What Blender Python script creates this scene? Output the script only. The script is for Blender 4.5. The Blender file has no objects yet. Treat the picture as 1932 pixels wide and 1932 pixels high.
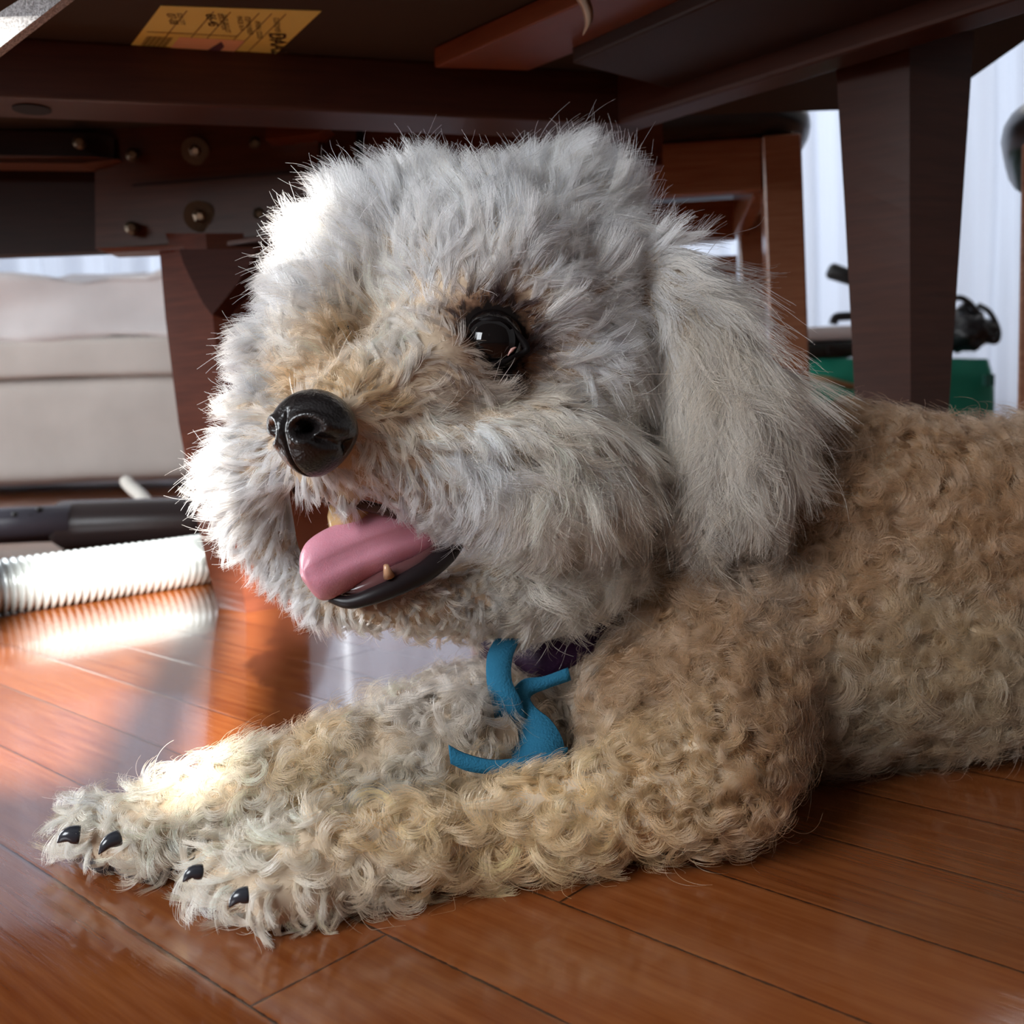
import bpy, bmesh, math, random
import numpy as np
from mathutils import Vector, Matrix, noise
from mathutils.bvhtree import BVHTree
random.seed(4); RNG = np.random.default_rng(11)
C = bpy.context.scene.collection
sc = bpy.context.scene

# ------------------------------------------------------------------ camera
PITCH, ROLL, CAMH = math.radians(6), math.radians(2), .18
CF = Vector((0, math.cos(PITCH), -math.sin(PITCH)))
_U = Vector((0, math.sin(PITCH), math.cos(PITCH))); _R = Vector((1, 0, 0))
CR = math.cos(ROLL)*_R - math.sin(ROLL)*_U
CU = math.sin(ROLL)*_R + math.cos(ROLL)*_U
CP = Vector((0, 0, CAMH))
cd = bpy.data.cameras.new('camera'); cam = bpy.data.objects.new('camera', cd); C.objects.link(cam)
cam.matrix_world = Matrix(((CR.x, CU.x, -CF.x, CP.x), (CR.y, CU.y, -CF.y, CP.y), (CR.z, CU.z, -CF.z, CP.z), (0, 0, 0, 1)))
cd.lens = 36; cd.sensor_width = 36; cd.clip_start = .01
cd.dof.use_dof = True; cd.dof.focus_distance = .405; cd.dof.aperture_fstop = 14
sc.camera = cam
def ray(x, y): return CF + CR*((x-966)/1932) - CU*((y-966)/1932)
def P(x, y, d): return CP + ray(x, y)*d                      # a point at a depth in metres
def PZ(x, y, z):                                             # the point at a height above the floor
    r = ray(x, y); return CP + r*((z-CAMH)/r.z)
def PY(x, y, Y):
    r = ray(x, y); return CP + r*(Y/r.y)

# ------------------------------------------------------------------ light
w = bpy.data.worlds.new('world'); sc.world = w; w.use_nodes = True
w.node_tree.nodes['Background'].inputs[0].default_value = (.72, .70, .72, 1)
w.node_tree.nodes['Background'].inputs[1].default_value = .30
def sun_aim():
    d = PZ(465, 1180, 0) - PZ(400, 1440, 0); d.z = 0; d.normalize()
    el = math.radians(27)
    return Vector((d.x*math.cos(el), d.y*math.cos(el), -math.sin(el)))
SUN = sun_aim()
sl = bpy.data.lights.new('sun', 'SUN'); sl.energy = 34; sl.angle = math.radians(.8); sl.color = (1, .95, .86)
so = bpy.data.objects.new('sun', sl); C.objects.link(so); so.location = (0, -4, 3)
so.rotation_euler = SUN.to_track_quat('-Z', 'Y').to_euler()
def area(name, loc, tgt, sx, sy, e, col):
    l = bpy.data.lights.new(name, 'AREA'); l.shape = 'RECTANGLE'; l.size = sx; l.size_y = sy; l.energy = e; l.color = col
    o = bpy.data.objects.new(name, l); C.objects.link(o); o.location = loc
    o.rotation_euler = (Vector(tgt)-Vector(loc)).to_track_quat('-Z', 'Y').to_euler(); return o
area('key_light_left', (-.92, -.50, .76), (-.08, .45, .2), .7, .7, 25, (.90, .95, 1))  # added key light inside the room; no window stands here
area('rim_light_far_left', (-2.3, 1.55, .62), (-.1, .45, .25), .8, 1.0, 40, (.93, .97, 1))  # made-up source that gives the head its bright left rim
area('curtain_daylight', (.1, 4.3, 1.3), (.1, 3, 1.2), 5.0, 2.2, 100, (.86, .92, 1))
vs = sc.view_settings
sc.display_settings.display_device = 'sRGB'; vs.view_transform = 'Standard'; vs.look = 'None'; vs.gamma = 1; vs.use_curve_mapping = False
vs.exposure = 0
sc.cycles.adaptive_threshold = .025; sc.cycles.max_bounces = 7; sc.cycles.diffuse_bounces = 3; sc.cycles.glossy_bounces = 3; sc.cycles.transmission_bounces = 5
sc.cycles.transparent_max_bounces = 6; sc.cycles.caustics_reflective = False; sc.cycles.caustics_refractive = False
sc.cycles.sample_clamp_indirect = 6

# ------------------------------------------------------------------ helpers
def mat(name, col, rough=.5, metal=0, spec=.5, **kw):
    m = bpy.data.materials.new(name); m.use_nodes = True; b = m.node_tree.nodes['Principled BSDF']
    b.inputs['Base Color'].default_value = (*col, 1); b.inputs['Roughness'].default_value = rough
    b.inputs['Metallic'].default_value = metal; b.inputs['Specular IOR Level'].default_value = spec
    for k, v in kw.items(): b.inputs[k.replace('_', ' ')].default_value = v
    return m
class N:                                                     # tiny node helper
    def __init__(s, m): s.t = m.node_tree; s.b = s.t.nodes['Principled BSDF']
    def n(s, k, **kw):
        o = s.t.nodes.new(k)
        for a, v in kw.items(): setattr(o, a, v)
        return o
    def l(s, a, b): s.t.links.new(a, b)
    def math(s, op, a, b=None, c=None):
        o = s.n('ShaderNodeMath', operation=op)
        for i, v in enumerate((a, b, c)):
            if v is None: continue
            if isinstance(v, (int, float)): o.inputs[i].default_value = v
            else: s.l(v, o.inputs[i])
        return o.outputs[0]
    def mix(s, f, a, b, t='MIX'):
        o = s.n('ShaderNodeMix', data_type='RGBA', blend_type=t)
        if isinstance(f, (int, float)): o.inputs[0].default_value = f
        else: s.l(f, o.inputs[0])
        for i, v in ((6, a), (7, b)):
            if isinstance(v, tuple): o.inputs[i].default_value = (*v, 1)
            else: s.l(v, o.inputs[i])
        return o.outputs[2]
    def noise(s, vec, scale, detail=3, rough=.5):
        o = s.n('ShaderNodeTexNoise'); o.inputs['Scale'].default_value = scale; o.inputs['Detail'].default_value = detail
        o.inputs['Roughness'].default_value = rough; s.l(vec, o.inputs['Vector']); return o.outputs['Fac']
    def bump(s, h, strength=.2, dist=.001, to=None):
        o = s.n('ShaderNodeBump'); o.inputs['Strength'].default_value = strength; o.inputs['Distance'].default_value = dist
        s.l(h, o.inputs['Height']); s.l(o.outputs[0], (to or s.b).inputs['Normal'])
    def mapping(s, rot=(0, 0, 0), scale=(1, 1, 1), loc=(0, 0, 0)):
        c = s.n('ShaderNodeTexCoord'); m = s.n('ShaderNodeMapping'); m.inputs['Rotation'].default_value = rot
        m.inputs['Scale'].default_value = scale; m.inputs['Location'].default_value = loc
        s.l(c.outputs['Object'], m.inputs['Vector']); return m.outputs[0]
    def ramp(s, f, lo, hi):
        o = s.n('ShaderNodeMapRange'); o.inputs[1].default_value = lo; o.inputs[2].default_value = hi
        s.l(f, o.inputs[0]); return o.outputs[0]
def wood(name, dark, light, rough=.3, axis=(3, 3, 40), spec=.5):
    m = mat(name, dark, rough, spec=spec); g = N(m)
    v = g.mapping(scale=axis)
    f = g.noise(v, 6, 5, .6)
    g.l(g.mix(g.ramp(f, .3, .75), dark, light), g.b.inputs['Base Color']); g.bump(f, .08, .001); return m
def fabric(name, col, rough=.9, scale=300, bump=.3):
    m = mat(name, col, rough, spec=.2); g = N(m); v = g.mapping()
    f = g.noise(v, scale, 2); g.bump(f, bump, .001)
    f2 = g.noise(v, 9, 3); g.l(g.mix(g.ramp(f2, .3, .8), col, tuple(c*.86 for c in col)), g.b.inputs['Base Color']); return m
def obj(name, bm, m, parent=None, smooth=False):
    me = bpy.data.meshes.new(name)
    if isinstance(bm, bmesh.types.BMesh):
        bmesh.ops.recalc_face_normals(bm, faces=bm.faces); bm.to_mesh(me); bm.free()
    else: me = bm; me.name = name
    for mm in (m if isinstance(m, (list, tuple)) else [m]): me.materials.append(mm)
    o = bpy.data.objects.new(name, me); C.objects.link(o)
    if smooth: me.polygons.foreach_set('use_smooth', [True]*len(me.polygons))
    if parent:
        o.parent = parent; o.matrix_parent_inverse = parent.matrix_basis.inverted()
    return o
def tag(o, label, cat, group=None, kind=None):
    o['label'] = label
    if cat: o['category'] = cat
    if group: o['group'] = group
    if kind: o['kind'] = kind
    return o
def thing(name, label, cat, loc, group=None):
    o = bpy.data.objects.new(name, None); C.objects.link(o); o.location = loc; o.empty_display_size = .02
    return tag(o, label, cat, group)
def loft(bm, rings, closed=True, cap=True):                  # rings of 3-D points
    vr = [[bm.verts.new(p) for p in r] for r in rings]
    n = len(rings[0])
    for a, b in zip(vr, vr[1:]):
        for i in range(n if closed else n-1): bm.faces.new((a[i], a[(i+1) % n], b[(i+1) % n], b[i]))
    if cap and closed:
        bm.faces.new(vr[0][::-1]); bm.faces.new(vr[-1])
def hexa(bm, a, b):                                          # a prism between two quads
    loft(bm, [a, b])
def bevel(bm, w, seg=2): bmesh.ops.bevel(bm, geom=bm.edges[:], offset=w, segments=seg, affect='EDGES', profile=.6)
def boxbm(lo, hi, bev=0, M=None):
    bm = bmesh.new(); bmesh.ops.create_cube(bm, size=1)
    for v in bm.verts:
        v.co = Vector([(lo[i]+hi[i])/2 + v.co[i]*(hi[i]-lo[i]) for i in range(3)])
        if M: v.co = M @ v.co
    if bev: bevel(bm, bev)
    return bm
def beam(p, q, n, wd, ht, bev=.002):                         # bar from p to q; n points across, ht down from the top edge
    bm = bmesh.new(); p, q, n = Vector(p), Vector(q), Vector(n).normalized(); dn = Vector((0, 0, -ht)); n = n*wd
    hexa(bm, [p, p+n, p+n+dn, p+dn], [q, q+n, q+n+dn, q+dn])
    if bev: bevel(bm, bev)
    return bm
def tube(pts, rad, seg=16, cap=True):
    bm = bmesh.new(); pts = [Vector(p) for p in pts]; rings = []
    up = None
    for i, p in enumerate(pts):
        t = (pts[min(i+1, len(pts)-1)] - pts[max(i-1, 0)]).normalized()
        if up is None: up = t.orthogonal().normalized()
        up = (up - t*up.dot(t)).normalized(); s = t.cross(up)
        r = rad[i] if hasattr(rad, '__len__') else rad
        rings.append([p + (up*math.cos(2*math.pi*k/seg)+s*math.sin(2*math.pi*k/seg))*r for k in range(seg)])
    loft(bm, rings, True, cap); return bm
def spline(pts, n):                                          # catmull-rom through points of any dimension
    pts = np.array([list(p) for p in pts], float); P4 = np.vstack([2*pts[0]-pts[1], pts, 2*pts[-1]-pts[-2]])
    out = []; m = len(pts)-1
    for u in np.linspace(0, m, n):
        i = min(int(u), m-1); t = u-i; a, b, c, d = P4[i:i+4]
        out.append(.5*((2*b)+(c-a)*t+(2*a-5*b+4*c-d)*t*t+(3*b-3*c+d-a)*t**3))
    return np.array(out)
def subdiv(o, lv=2):
    m = o.modifiers.new('s', 'SUBSURF'); m.levels = lv; m.render_levels = lv; return o

# ------------------------------------------------------------------ materials
def floor_material():
    m = mat('varnished_planks', (.3, .12, .05), .16); g = N(m)
    A = math.radians(137.505); c = g.n('ShaderNodeTexCoord').outputs['Object']
    sp = g.n('ShaderNodeSeparateXYZ'); g.l(c, sp.inputs[0]); X, Y = sp.outputs[0], sp.outputs[1]
    t = g.math('ADD', g.math('MULTIPLY', X, math.cos(A)), g.math('MULTIPLY', Y, math.sin(A)))
    n = g.math('ADD', g.math('MULTIPLY', X, -math.sin(A)), g.math('MULTIPLY', Y, math.cos(A)))
    W = .0546
    u = g.math('DIVIDE', g.math('ADD', n, .2695+W*40), W); row = g.math('FLOOR', u); fr = g.math('SUBTRACT', u, row)
    wn = g.n('ShaderNodeTexWhiteNoise', noise_dimensions='1D'); g.l(row, wn.inputs['W'])
    tt = g.math('DIVIDE', g.math('ADD', t, g.math('ADD', g.math('MULTIPLY', wn.outputs[0], .9), 7)), .62)
    # measured end joints of the rows by the window
    col = g.math('FLOOR', tt); ft = g.math('SUBTRACT', tt, col)
    wn2 = g.n('ShaderNodeTexWhiteNoise', noise_dimensions='2D'); cb = g.n('ShaderNodeCombineXYZ'); g.l(row, cb.inputs[0]); g.l(col, cb.inputs[1]); g.l(cb.outputs[0], wn2.inputs['Vector'])
    tone = wn2.outputs[0]
    cv = g.n('ShaderNodeCombineXYZ'); g.l(g.math('MULTIPLY', t, 5), cv.inputs[0]); g.l(g.math('MULTIPLY', n, 70), cv.inputs[1]); g.l(g.math('MULTIPLY', row, 3.7), cv.inputs[2])
    gr = g.noise(cv.outputs[0], 3, 5, .6)
    base = g.mix(tone, (.135, .031, .0065), (.225, .057, .0125))
    base = g.mix(g.ramp(gr, .35, .8), base, g.mix(.5, base, (.36, .13, .04)))
    gap = g.math('MINIMUM', g.math('MINIMUM', fr, g.math('SUBTRACT', 1, fr)), g.math('MULTIPLY', g.math('MINIMUM', ft, g.math('SUBTRACT', 1, ft)), .62/W))
    cl = g.noise(c, 260, 2)
    gm = g.ramp(g.math('SUBTRACT', gap, g.math('MULTIPLY', g.math('SUBTRACT', cl, .5), .02)), .004, .013)
    g.l(g.mix(gm, (.03, .009, .004), base), g.b.inputs['Base Color'])
    # scratches and dust
    sv = g.n('ShaderNodeCombineXYZ'); g.l(g.math('MULTIPLY', t, 30), sv.inputs[0]); g.l(g.math('MULTIPLY', n, 420), sv.inputs[1])
    s1 = g.noise(sv.outputs[0], 1.0, 3, .65)
    big = g.noise(c, 14, 3)
    g.l(g.math('ADD', g.math('ADD', .10, g.math('MULTIPLY', g.ramp(big, .4, .7), .10)), g.math('MULTIPLY', g.ramp(s1, .55, .8), .10)), g.b.inputs['Roughness'])
    h = g.math('ADD', g.math('MULTIPLY', g.ramp(gap, .0, .03), .5), g.math('ADD', g.math('MULTIPLY', s1, .22), g.math('MULTIPLY', big, .5)))
    g.bump(h, .32, .0012)
    g.b.inputs['Coat Weight'].default_value = .6; g.b.inputs['Coat Roughness'].default_value = .06
    return m
M_floor = floor_material()
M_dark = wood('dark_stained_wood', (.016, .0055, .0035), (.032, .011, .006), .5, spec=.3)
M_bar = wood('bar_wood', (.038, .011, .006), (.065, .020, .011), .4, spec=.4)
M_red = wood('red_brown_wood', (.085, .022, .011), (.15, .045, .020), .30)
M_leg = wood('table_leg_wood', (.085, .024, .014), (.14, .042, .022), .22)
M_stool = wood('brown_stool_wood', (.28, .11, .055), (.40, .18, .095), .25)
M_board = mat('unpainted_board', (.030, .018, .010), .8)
M_cush = mat('black_leatherette', (.012, .010, .010), .28)
M_steel = mat('bolt_steel', (.55, .47, .36), .3, 1)
M_white = fabric('white_slipcover', (.66, .61, .57))
M_curt = bpy.data.materials.new('sheer_curtain'); M_curt.use_nodes = True
def _c():
    t = M_curt.node_tree; b = t.nodes['Principled BSDF']; out = t.nodes['Material Output']
    tr = t.nodes.new('ShaderNodeBsdfTranslucent'); tr.inputs[0].default_value = (.74, .80, .92, 1)
    b.inputs['Base Color'].default_value = (.80, .80, .82, 1); b.inputs['Roughness'].default_value = .9
    mx = t.nodes.new('ShaderNodeMixShader'); mx.inputs[0].default_value = .5
    t.links.new(b.outputs[0], mx.inputs[1]); t.links.new(tr.outputs[0], mx.inputs[2]); t.links.new(mx.outputs[0], out.inputs[0])
_c()
M_wall = mat('painted_wall', (.62, .60, .58), .8)

# ------------------------------------------------------------------ setting
bm = bmesh.new(); vs_ = [bm.verts.new(p) for p in ((-4, -2, 0), (4, -2, 0), (4, 3.4, 0), (-4, 3.4, 0))]; bm.faces.new(vs_)
bmesh.ops.translate(bm, verts=bm.verts, vec=(0, 0, -.0))
fl = obj('floor', bm, M_floor); fl['kind'] = 'structure'
YW = 3.4
# wall with a wide opening: below, above, left, right of the window
wx0, wx1, wz0, wz1 = -2.6, 2.8, .12, 2.2
bm = bmesh.new()
for lo, hi in (((-4, YW, 0), (4, YW+.12, wz0)), ((-4, YW, wz1), (4, YW+.12, 2.6)), ((-4, YW, wz0), (wx0, YW+.12, wz1)), ((wx1, YW, wz0), (4, YW+.12, wz1))):
    b2 = boxbm(lo, hi); me = bpy.data.meshes.new('t'); b2.to_mesh(me); b2.free(); bm.from_mesh(me)
wl = obj('wall_back', bm, M_wall); wl['kind'] = 'structure'
bm = bmesh.new()
for x in np.linspace(wx0, wx1, 5): 
    b2 = boxbm((x-.02, YW+.02, wz0), (x+.02, YW+.08, wz1)); me = bpy.data.meshes.new('t'); b2.to_mesh(me); b2.free(); bm.from_mesh(me)
for z in (wz0+.02, wz1-.02):
    b2 = boxbm((wx0, YW+.02, z-.02), (wx1, YW+.08, z+.02)); me = bpy.data.meshes.new('t'); b2.to_mesh(me); b2.free(); bm.from_mesh(me)
wf = obj('window_1', bm, mat('window_paint', (.7, .7, .7), .5)); wf['kind'] = 'structure'
# unseen wall added behind the camera; its slots shape three beams of sun
YF = -1.7
def back_to_wall(p): return p + SUN*((YF-p.y)/SUN.y)
def opening(a, b, c=None, pad=0):
    q = [back_to_wall(Vector(p)) for p in (a, b)]
    return min(v.x for v in q)-pad, max(v.x for v in q)+pad, min(v.z for v in q)-pad, max(v.z for v in q)+pad
hA0, hA1 = PZ(45, 1105, .03), PZ(335, 1075, .04)
o1 = (back_to_wall(hA0).x, back_to_wall(hA1).x, back_to_wall(Vector((0, .50, 0))).z, back_to_wall(Vector((0, 1.10, .07))).z)
qb, qt = PZ(438, 1250, 0), PZ(478, 1180, 0)
bx = back_to_wall(PZ(462, 1180, 0)).x
zb0, zb1 = back_to_wall(PZ(352, 1475, .035)).z, back_to_wall(P(520, 1010, .9)).z
o2 = (bx-.012, bx+.016, zb0, zb1)
c0, c1 = back_to_wall(P(500, 520, .46)), back_to_wall(P(572, 395, .46))
o3 = (c0.x-.012, c1.x, c0.z, c1.z)
print('openings', o1, o2, o3)
xs = sorted({-3.9, 5.5, *o1[:2], *o2[:2], *o3[:2]}); bm = bmesh.new()
zs = sorted({0, 4.6, *o1[2:], *o2[2:], *o3[2:]})
for xa, xb in zip(xs, xs[1:]):
    for za, zb_ in zip(zs, zs[1:]):
        mx_, mz_ = (xa+xb)/2, (za+zb_)/2
        if any(o[0] < mx_ < o[1] and o[2] < mz_ < o[3] for o in (o1, o2, o3)): continue
        b2 = boxbm((xa, YF-.004, za), (xb, YF, zb_)); me = bpy.data.meshes.new('t'); b2.to_mesh(me); b2.free(); bm.from_mesh(me)
wfr = obj('sun_mask_wall', bm, mat('dark_wall', (.16, .13, .12), .8)); wfr['kind'] = 'structure'
# curtains: pleated panels
YC = 3.22
def curtain(x0, x1, label, z0=.03, z1=2.3):
    bm = bmesh.new(); n = int((x1-x0)/.012)+2; rows = 14; vv = []
    for j in range(rows+1):
        z = z0 + (z1-z0)*j/rows; r = []
        for i in range(n):
            x = x0+(x1-x0)*i/(n-1)
            a = .030*math.sin(x*38+1.1*math.sin(x*7)+.25*math.sin(z*3+x*5)) + .012*math.sin(x*91+z*1.3)
            r.append(bm.verts.new((x, YC+a+.012*math.sin(z*4+x*9), z)))
        vv.append(r)
    for a, b in zip(vv, vv[1:]):
        for i in range(n-1): bm.faces.new((a[i], a[i+1], b[i+1], b[i]))
    o = obj('curtain', bm, M_curt, smooth=True)
    return tag(o, label, 'curtain', 'white curtains before the window')
curtain(-2.7, -.55, 'white pleated curtain panel behind the white sofa')
curtain(-.53, 2.9, 'wide white pleated curtain hanging behind the green bag and stools')
rod = obj('curtain_rod', tube([(-2.8, YC, 2.32), (3, YC, 2.32)], .015), M_steel, smooth=True); tag(rod, 'metal rod carrying the white curtains above the window', 'curtain rod')

# sofa --------------------------------------------------------------
def puffy(name, lo, hi, m, parent, sag=.012, seedv=0, div=14):
    bm = bmesh.new(); bmesh.ops.create_cube(bm, size=1); bmesh.ops.subdivide_edges(bm, edges=bm.edges[:], cuts=div, use_grid_fill=True)
    L = [hi[i]-lo[i] for i in range(3)]
    for v in bm.verts:
        q = Vector(v.co)*2; r = min(L)*.16
        p = Vector([(lo[i]+hi[i])/2 + q[i]*(L[i]/2) for i in range(3)])
        inner = Vector([max(lo[i]+r, min(hi[i]-r, p[i])) for i in range(3)]); dd = p-inner
        if dd.length > 1e-6 and sum(abs(c) > 1e-5 for c in dd) > 1: p = inner + dd.normalized()*r
        k = noise.noise(Vector((p.x*2.5+seedv, p.z*5, p.y*2.5)))*sag + noise.noise(Vector((p.x*7+seedv, p.z*9, p.y*7)))*sag*.5
        nrm = (p-inner).normalized() if (p-inner).length > 1e-6 else Vector((0, 0, 1))
        v.co = p + nrm*k
    return obj(name, bm, m, parent, smooth=True)
sofa = thing('sofa', 'white slipcovered sofa standing behind the vacuum hose and table leg', 'sofa', (-1.0, 2.7, 0))
def zat(y, Y, x=150): return PY(x, y, Y).z
SY = 2.55
xr = PY(520, 700, SY).x
puffy('base', (-2.4, SY, zat(915, SY)), (xr, SY+.6, zat(708, SY)), M_white, sofa, .012, 3)
puffy('seat_cushion', (-2.4, SY-.02, zat(712, SY)), (xr, SY+.58, zat(640, SY)), M_white, sofa, .012, 8)
puffy('seat_throw', (-2.4, SY-.035, zat(648, SY)), (xr+.02, SY+.5, zat(508, SY)), fabric('throw_cloth', (.76, .72, .72), .9), sofa, .075, 17, 22)
for x in (-2.2, xr-.15):
    for y in (SY+.08, SY+.5): obj('leg', boxbm((x-.03, y-.03, 0), (x+.03, y+.03, zat(905, SY))), M_dark, sofa)

# strip of wood on floor, cord, wand, hose -------------------------------
a, b = PZ(-200, 1000, .012), PZ(520, 955, .012)
st = obj('wooden_strip', beam(a, b, (b-a).cross(Vector((0, 0, -1))), -.10, .012, .002), wood('pale_wood', (.50, .38, .22), (.62, .48, .30), .35)); tag(st, 'pale wooden strip lying on the floor in front of the white sofa', 'wooden strip')
pts = spline([P(238, 908, 1.9), P(250, 921, 1.88), P(264, 933, 1.85), P(276, 947, 1.82), P(288, 964, 1.80)], 70)
bm = bmesh.new(); r = []
for k in range(3):
    tb = tube([Vector(p)+Vector((math.cos(i*.9+k*2.1), 0, math.sin(i*.9+k*2.1)))*.007 for i, p in enumerate(pts)], .006, 8)
    me = bpy.data.meshes.new('t'); tb.to_mesh(me); tb.free(); bm.from_mesh(me)
tag(obj('twisted_cord', bm, mat('cord_white', (.75, .72, .66), .7), smooth=True), 'short white twisted cord hanging below the sofa onto the pale strip', 'cord')
# vacuum wand
def floor_line(x0, y0, x1, y1, r):
    a, b = PZ(x0, y0, 0), PZ(x1, y1, 0); t = (b-a).normalized(); n = Vector((-t.y, t.x, 0)); return a+n*r*.8+Vector((0, 0, r)), b+n*r*.8+Vector((0, 0, r))
a, b = floor_line(-150, 1052, 420, 1028, .034)
M_wand = mat('dark_plastic', (.045, .035, .040), .3)
wand = thing('vacuum_wand', 'dark grey vacuum cleaner wand lying on the floor behind the silver hose', 'vacuum wand', tuple(a))
L = (b-a)
def at(k): return a+L*k
obj('tube', tube([at(-.3), at(0), at(.42)], .023, 20), M_wand, wand, True)
obj('handle', tube([at(.42), at(.45), at(.52), at(.9), at(.94)], [.026, .034, .034, .032, .026], 20), mat('wand_grey', (.06, .045, .045), .35), wand, True)
obj('collar', tube([at(.93), at(.945), at(.99), at(1.0)], [.03, .034, .034, .028], 20), mat('blue_plastic', (.05, .09, .28), .3), wand, True)
obj('grip_panel', tube([at(.0)+Vector((0, -.012, .006)), at(.5)+Vector((0, -.016, .008))], .022, 14), mat('panel_grey', (.10, .10, .13), .4), wand, True)
for k, dz in ((.33, .02), (.38, .016), (.41, .026), (.45, .016)):
    obj('button', tube([at(k)+Vector((0, -.028, dz)), at(k)+Vector((0, -.034, dz))], .004, 10), M_cush, wand, True)
obj('tube_end', tube([at(1.0), at(1.5)], .024, 18), M_wand, wand, True)
# hose
cl = [PZ(-170, 1130, .026), PZ(0, 1108, .026), PZ(200, 1081, .026), PZ(400, 1052, .026), PZ(600, 1010, .026)]
cl = spline(cl, 900); seg = np.linalg.norm(np.diff(cl, axis=0), axis=1); s = np.concatenate([[0], np.cumsum(seg)])
rad = [.0255+0.0018*math.sin(si/.0072*2*math.pi) for si in s]
hose = obj('vacuum_hose', tube(cl, rad, 28), mat('silver_hose', (.42, .46, .47), .33, .55), smooth=True)
tag(hose, 'silver corrugated vacuum hose lying on the floor in bright sunlight', 'hose')

# table --------------------------------------------------------------
T = thing('low_table', 'dark stained low wooden table standing over the dog, yellow label stuck underneath', 'table', (0, .9, 0))
def q3(pts): return [Vector(p) for p in pts]
ZP = .44
# underside board and top
x0, x1 = -.75, .70
pa, pb = PZ(-700, 20, ZP), PZ(2300, 20, ZP)
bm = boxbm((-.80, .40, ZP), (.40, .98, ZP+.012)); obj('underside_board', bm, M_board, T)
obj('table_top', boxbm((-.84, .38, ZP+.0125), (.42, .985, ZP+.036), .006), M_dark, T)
# cross bar
zb = .40
fa, fb = PZ(-260, 172, zb), PZ(1222, 236, zb)
dirb = (fb-fa).normalized(); nb = Vector((-dirb.y, dirb.x, 0))
up = Vector((0, 0, ZP-zb))
cb = obj('cross_bar', beam(fa+up, fb+up, nb, .052, ZP-zb, .002), M_bar, T)
def disc_hole(px, py, z, r, name, m):
    c = PZ(px, py, z); b2 = bmesh.new(); bmesh.ops.create_cone(b2, cap_ends=True, segments=24, radius1=r, radius2=r*.8, depth=.006)
    bmesh.ops.translate(b2, verts=b2.verts, vec=(c.x, c.y, z+.002)); return obj(name, b2, m, cb)
disc_hole(60, 205, zb, .013, 'drilled_hole', mat('hole_dark', (.004, .002, .002), .9))
# right rail
ra, rb = PZ(1218, 243, zb), PZ(2150, -38, zb)
dr = (rb-ra).normalized(); nr = Vector((dr.y, -dr.x, 0))
if nr.y > 0: nr = -nr
obj('side_rail', beam(ra+up-dr*.02, rb+up, nr, .03, ZP-zb, .003), M_bar, T)
obj('side_rail', beam(PZ(1290, 175, .415)+Vector((0, 0, .025)), PZ(2150, -130, .415)+Vector((0, 0, .025)), nr, .12, .025, .002), M_dark, T)
# diagonal block between bar and board
a, b = PZ(820, 128, .425), PZ(1180, -30, .425)
obj('corner_brace', beam(a+Vector((0, 0, .014)), b+Vector((0, 0, .014)), Vector((1, .2, 0)), .07, .014, .001), wood('brace_wood', (.15, .042, .018), (.22, .07, .03), .35), T)
# left far corner: apron, bolted brace
d0 = .93
def prism(pts, d, th, dtop=0):                                # a plate from an outline, th thick away from the camera
    f = [P(x, y, dd if dd else d) for x, y, dd in [(p[0], p[1], p[2] if len(p) > 2 else None) for p in pts]]
    b2 = bmesh.new(); va = [b2.verts.new(p) for p in f]; vb = [b2.verts.new(p+Vector((0, th, 0))) for p in f]
    b2.faces.new(va); b2.faces.new(vb[::-1]); n = len(f)
    for i in range(n): b2.faces.new((va[i], vb[i], vb[(i+1) % n], va[(i+1) % n]))
    return b2
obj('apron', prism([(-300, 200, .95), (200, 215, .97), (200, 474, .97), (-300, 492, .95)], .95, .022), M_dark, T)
br = obj('bolted_corner_brace', prism([(178, 225, .93), (600, 215, .90), (600, 436, .90), (200, 476, .93), (180, 470, .93)], .93, .03), wood('brace_dark', (.05, .018, .009), (.085, .030, .016), .38), T)
obj('edge_strip', prism([(180, 468, .925), (380, 462, .908), (600, 432, .892), (600, 440, .892), (380, 470, .908), (200, 477, .925)], .9, .03), M_red, T)
obj('glue_seam', prism([(250, 347, .924), (600, 318, .896), (600, 323, .896), (250, 352, .924)], .9, .004), M_dark, br)
b2 = prism([(-300, 238, .90), (190, 250, .92), (215, 262, .92), (215, 301, .92), (150, 304, .91), (-300, 300, .90)], .9, .04); obj('cleat', b2, M_dark, T)
obj('cleat_edge', prism([(-300, 288, .885), (175, 296, .905), (222, 300, .915), (150, 309, .905), (-300, 303, .885)], .9, .03), wood('cleat_pale', (.11, .05, .03), (.15, .07, .045), .4), T)
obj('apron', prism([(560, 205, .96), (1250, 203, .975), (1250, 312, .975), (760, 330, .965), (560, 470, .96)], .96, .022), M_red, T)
obj('corner_brace', prism([(505, 235, .88), (620, 238, .88), (600, 252, .88), (520, 262, .88), (500, 262, .88)], .88, .03), M_red, T)
obj('dark_strip', prism([(672, 240, .955), (686, 240, .955), (684, 330, .955), (670, 330, .955)], .955, .003), M_cush, T)  # thin dark vertical strip on the apron
def bolt(px, py, d, r, washer):
    o = obj('bolt' if washer else 'screw', tube([P(px, py, d+.008), P(px, py, d-.006), P(px, py, d-.010)], [r, r, r*.5], 6 if washer else 12), M_steel if washer else mat('screw_steel', (.12, .09, .06), .4, .8), T)
    if washer: obj('washer', tube([P(px, py, d+.006), P(px, py, d-.0015)], r*2.2, 20), mat('washer', (.08, .05, .03), .35, .8), o)
bolt(368, 285, .912, .0055, True); bolt(376, 408, .912, .0062, True)
for px, py in ((250, 292), (248, 430), (482, 271), (490, 404), (150, 268)): bolt(px, py, .915 if px > 160 else .90, .006, False)
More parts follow.
